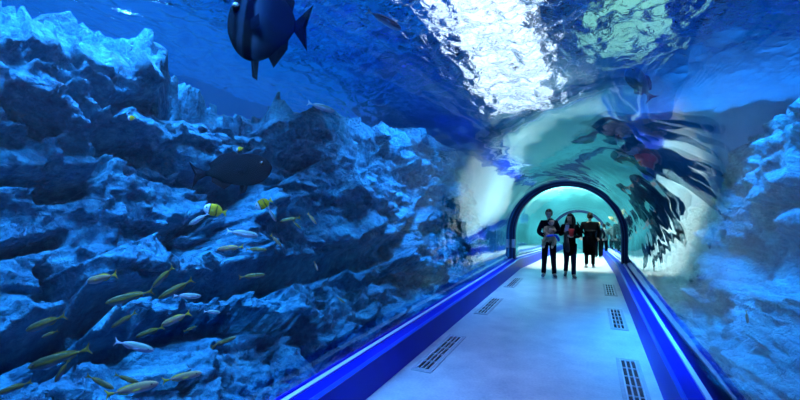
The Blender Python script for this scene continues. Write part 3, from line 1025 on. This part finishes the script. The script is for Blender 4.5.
def make_fish(kind):
    K = KINDS[kind]
    L, H, W = K['L'], K['H'], K['W']
    root = bpy.data.objects.new('fish', None)
    COL.objects.link(root)
    from_bm('body', fish_body(L, H, W, K['prof'], n=K.get('n', 16)), K['mat'], root, True)
    tx = -0.30 * L
    th = K['tail'] * H
    from_bm('tail_fin', fin([(tx, .06 * H), (-.42 * L, .20 * H), (-.5 * L, th), (-.45 * L, 0), (-.5 * L, -th), (-.42 * L, -.20 * H), (tx, -.06 * H)], W * .10), K['fin'], root)
    d = K['dors']
    from_bm('dorsal_fin', fin([(.20 * L, .36 * H), (.05 * L, (.46 + d) * H), (-.12 * L, (.36 + d * 1.1) * H), (-.27 * L, (.14 + d) * H), (-.25 * L, .10 * H), (-.05 * L, .38 * H)], W * .08), K['fin'], root)
    from_bm('anal_fin', fin([(-.02 * L, -.40 * H), (-.12 * L, -(.38 + d * 1.1) * H), (-.26 * L, -(.14 + d) * H), (-.25 * L, -.10 * H), (-.12 * L, -.30 * H)], W * .08), K['fin'], root)
    if K.get('pelv'):
        from_bm('pelvic_fin', fin([(.20 * L, -.36 * H), (.13 * L, -.70 * H), (.06 * L, -.74 * H), (.08 * L, -.38 * H)], W * .12), K['fin'], root)
    for s in (-1, 1):
        bm = fin([(.20 * L, -.02 * H), (.06 * L, .05 * H), (.02 * L, -.10 * H), (.14 * L, -.16 * H)], W * .05)
        bmesh.ops.transform(bm, matrix=Matrix.Translation((.2 * L, s * W * .44, 0)) @ Matrix.Rotation(s * -.35, 4, 'Z') @ Matrix.Translation((-.2 * L, 0, 0)), verts=bm.verts[:])
        from_bm('pectoral_fin', bm, K['fin'], root)
        bm = bmesh.new()
        hh, ww, _ = K['prof'](.14)
        ellipsoid(bm, (L * (.5 - .82 * .14), s * W / 2 * ww * .93, H * hh * .16), (H * .05 + L * .008,) * 3, 10)
        from_bm('eye', bm, m_eye, root, True)
    return root


def copy_tree(o):
    c = o.copy(); COL.objects.link(c)
    for ch in o.children:
        d = ch.copy(); COL.objects.link(d); d.parent = c
    return c


m_finy = plain('yellow_fin', (0.85, 0.50, 0.03), 0.5)
m_fing = plain('olive_fin', (0.30, 0.20, 0.02), 0.5)
m_find = plain('dark_fin', (0.006, 0.010, 0.016), 0.8, spec=0.0)
m_finp = plain('pale_fin', (0.6, 0.66, 0.75), 0.5)
KINDS = {
    'olive': dict(L=1, H=.19, W=.12, prof=slim, tail=.62, dors=.10, fin=m_fing, mat=fish_mat('olive_scales', (.06, .06, .025), (.13, .13, .09), (.22, .22, .21), .20, (.38, .22, .03))),
    'pink': dict(L=1, H=.21, W=.13, prof=slim, tail=.6, dors=.08, fin=m_finy, mat=fish_mat('pink_scales', (.28, .18, .08), (.62, .28, .18), (.70, .42, .36), .24)),
    'silver': dict(L=1, H=.22, W=.13, prof=slim, tail=.55, dors=.08, fin=m_finp, mat=fish_mat('silver_scales', (.16, .22, .18), (.50, .42, .46), (.80, .68, .70), .25)),
    'yellow': dict(L=1, H=.56, W=.16, prof=disc, tail=.34, dors=.10, fin=m_finy, mat=bar_mat('yellow_black_scales', None, [(.0, (.95, .46, .01)), (.44, (.95, .46, .01)), (.49, (.03, .03, .02)), (.54, (.95, .46, .01)), (.74, (.95, .5, .03)), (.78, (.02, .02, .03)), (.84, (.85, .88, .9)), (1.0, (.85, .88, .9))], 1.0)),
    'bat': dict(L=1, H=.92, W=.24, prof=disc, tail=.30, dors=.16, fin=m_find, pelv=True, n=24, mat=bar_mat('grey_banded_scales', None, [(.0, (0.0081, 0.0135, 0.0203)), (.50, (0.0113, 0.0180, 0.0270)), (.60, (0.0225, 0.0405, 0.0630)), (.67, (0.0495, 0.0810, 0.1215)), (.70, (0.0036, 0.0045, 0.0063)), (.78, (0.0045, 0.0063, 0.0090)), (.81, (0.0270, 0.0450, 0.0675)), (.86, (0.0225, 0.0405, 0.0585)), (.90, (0.0036, 0.0054, 0.0090)), (.95, (0.0090, 0.0158, 0.0225))], 1.0)),
    'dark': dict(L=1, H=.42, W=.22, prof=slim, tail=.42, dors=.14, fin=m_find, pelv=True, n=22, mat=fish_mat('dark_scales', (0.0027, 0.0045, 0.0072), (0.0045, 0.0072, 0.0117), (0.0090, 0.0158, 0.0225), .42)),
    'slate': dict(L=1, H=.42, W=.22, prof=slim, tail=.42, dors=.14, fin=m_find, n=20, mat=fish_mat('slate_scales', (.010, .018, .03), (.014, .024, .036), (.02, .035, .05), .42)),
    'lilac': dict(L=1, H=.46, W=.20, prof=slim, tail=.4, dors=.10, fin=m_finp, mat=fish_mat('lilac_scales', (.28, .25, .5), (.48, .42, .72), (.62, .58, .8), .46)),
    'brown': dict(L=1, H=.36, W=.18, prof=slim, tail=.4, dors=.12, fin=m_fing, mat=fish_mat('brown_scales', (.14, .08, .06), (.32, .17, .12), (.42, .28, .24), .36)),
}
protos = {}


def put_fish(kind, px, py, ln, dx, dy, z, label, group=None, name='fish', yaw=0.0, mn=0.0):
    if kind not in protos:
        o = protos[kind] = make_fish(kind)
    else:
        o = copy_tree(protos[kind])
    o.name = name
    p = at(px, py, z)
    f = (RGT * dx + UP * -dy).normalized()
    f = (f + FWD * yaw).normalized()
    up = UP if abs(dy) < abs(dx) * 2.5 else UP + RGT * 0.8 * (1 if dx * dy < 0 else -1)
    up = (up - f * up.dot(f)).normalized()
    lat = up.cross(f)
    M = Matrix((f, lat, up)).transposed()
    o.rotation_euler = M.to_euler()
    o.location = p
    s = ln / FPX * z / math.sqrt(1 - (f.dot(FWD)) ** 2 + 1e-6)
    o.scale = (s, s, s)
    tag(o, label, 'fish', group)
    return o


def zx(px, x):
    """depth at which the view ray through column px reaches the vertical plane at x"""
    return (x - CAM.x) / (FWD.x + RGT.x * (px - 400) / FPX)


SCH = 'school of small fish along the left cliff'
LEFT = [
    # kind, px, py, length, dx, dy, x plane, label
    ('pink', 102, 278, 38, -1, .25, -1.95, 'pink-sided slender fish with yellow tail, upper left of the school'),
    ('olive', 163, 277, 34, -.75, .65, -1.95, 'thin olive fish diving steeply left, topmost of the school beside the dark cleft'),
    ('olive', 130, 297, 44, -1, .25, -1.9, 'long olive fish with yellow stripe heading left, right below the pink-sided fish'),
    ('olive', 176, 289, 36, -.85, .5, -2.0, 'olive fish slanting down left, above the pale short fish at the cleft'),
    ('silver', 187, 296, 26, 1, .05, -2.0, 'pale short fish lying level in the mouth of the dark cleft'),
    ('olive', 150, 332, 33, -.9, .35, -1.85, 'olive fish tucked behind the tail of a pinkish fish in mid school'),
    ('pink', 176, 319, 34, -.9, .4, -1.85, 'pinkish fish heading down left, in mid school'),
    ('olive', 124, 320, 28, -.85, .55, -1.9, 'short olive fish alone in the dark cleft, above the white-bellied fish'),
    ('olive', 46, 323, 46, -.9, .35, -1.85, 'large olive fish at far left, above the dark cleft'),
    ('olive', 50, 334, 19, -.85, .35, -2.0, 'tiny olive fish just under the large olive fish at far left'),
    ('silver', 134, 346, 40, 1, .25, -1.8, 'white-bellied fish heading right, brightest of the lower school'),
    ('olive', 60, 358, 58, -.95, .28, -1.8, 'longest olive fish, low at left of the school'),
    ('olive', 62, 371, 26, -.5, .85, -1.85, 'small olive fish diving nearly straight down at lower left'),
    ('olive', 100, 382, 32, 1, .45, -1.8, 'dark olive fish heading down right at the bottom of the cliff'),
    ('olive', 127, 379, 26, 1, .45, -1.85, 'yellow-green fish just above the orange-brown fish at the bottom'),
    ('pink', 132, 389, 47, 1, -.15, -1.75, 'orange-brown fish heading right along the bottom edge'),
    ('pink', 182, 377, 36, 1, -.15, -1.78, 'orange-sided fish heading right near the bottom, rightmost of the low fish'),
    ('olive', 190, 329, 14, 1, -.4, -1.9, 'tiny yellow-green fish on the lit rock right of the pinkish fish'),
    ('silver', 212, 312, 17, 1, .05, -1.95, 'small pale fish at the lip of the dark cleft'),
    ('olive', 216, 345, 13, .8, -.7, -1.85, 'tiny olive fish over the pale boulders at lower centre left'),
    ('olive', 14, 388, 32, -.9, .3, -1.78, 'olive fish cut close to the bottom left corner'),
    ('yellow', 215.5, 210.5, 21, -1, -.25, -1.95, 'larger yellow butterflyfish with white face and black patch'),
    ('silver', 199, 219, 23, -.85, .5, -1.95, 'pale fish under the chin of the larger yellow butterflyfish'),
    ('yellow', 264, 203.5, 18, -.85, .4, -1.95, 'smaller yellow butterflyfish pointing down left'),
    ('silver', 272, 214, 17, .5, .85, -1.95, 'pale fish diving just below the smaller yellow butterflyfish'),
    ('olive', 290.5, 219.5, 22, -1, .2, -2.0, 'green fish level right of the smaller yellow butterflyfish'),
    ('pink', 312, 218.5, 14, .6, .75, -2.0, 'small pink fish, rightmost of the group near the butterflyfish'),
    ('silver', 242, 233.5, 32, 1, .15, -1.9, 'long lilac-white fish heading right below the butterflyfish'),
    ('pink', 230.5, 248, 26, -1, .1, -1.95, 'orange fish heading left below the long lilac-white fish'),
    ('olive', 256, 249.5, 23, 1, .02, -1.95, 'green fish tail to tail with the orange fish'),
    ('pink', 276, 240.5, 16, .7, .7, -2.0, 'small pinkish fish diving right of the long lilac-white fish'),
    ('olive', 297, 225, 11, .7, .6, -2.0, 'tiny olive fish under the level green fish'),
    ('olive', 252, 276, 27, 1, -.1, -1.95, 'green fish in the dark middle cleft, alone'),
    ('olive', 224, 342, 24, 1, -.4, -1.85, 'olive fish slanting up right over the pale boulders'),
    ('pink', 316, 266, 10, .3, .9, -2.0, 'tiny yellowish fish over the right end of the middle cleft'),
    ('olive', 341, 300, 10, 1, .7, -1.85, 'tiny olive fish nearest the left curb'),
    ('yellow', 240, 149, 8, -1, .2, -2.1, 'tiny yellow fish above the large dark fish'),
    ('yellow', 132, 118, 9, -1, .1, -2.2, 'tiny yellow fish on the upper cliff, left'),
    ('silver', 321, 107, 28, 1, .3, -2.0, 'slim white streak of reflection shaped as a fish, high in open water above the cliff'),  # streak of reflected light built as a fish
    ('silver', 384, 20, 38, 1, .45, -1.25, 'slim silver glint shaped as a fish near the surface, top of the view'),  # glint under the water surface built as a fish
]
rnd = random.Random(2)
for kd, px, py, ln, dx, dy, xp, lb in LEFT:
    nm = 'butterflyfish' if kd == 'yellow' else 'fish'
    put_fish(kd, px, py, ln, dx, dy, zx(px, xp), lb, SCH, nm, rnd.uniform(-.25, .25))
put_fish('bat', 270, 24, 84, -1, -.15, zx(268, -2.1), 'very large dark banded batfish near the surface at top left', None, 'batfish', 0.12)
put_fish('dark', 232, 171, 76, 1, -.12, zx(232, -2.15), 'large dark fish hovering against the middle of the cliff', None, 'grouper', 0.2)
put_fish('slate', 640, 84, 40, -.5, -.86, 5.0, 'dark fish climbing steeply above the tunnel, right of the glare', None, 'fish', 0.2)
put_fish('lilac', 622, 145, 25, -.35, -.94, 7.0, 'lilac fish above the arch, right of centre', None, 'fish', 0.2)
put_fish('brown', 628, 162, 26, -1, -.1, 7.2, 'brown fish directly under the lilac fish above the arch', None, 'fish', 0.2)
put_fish('pink', 747, 317, 14, .2, .95, 3.4, 'small orange fish alone by the right rock wall', None, 'fish', 0.1)
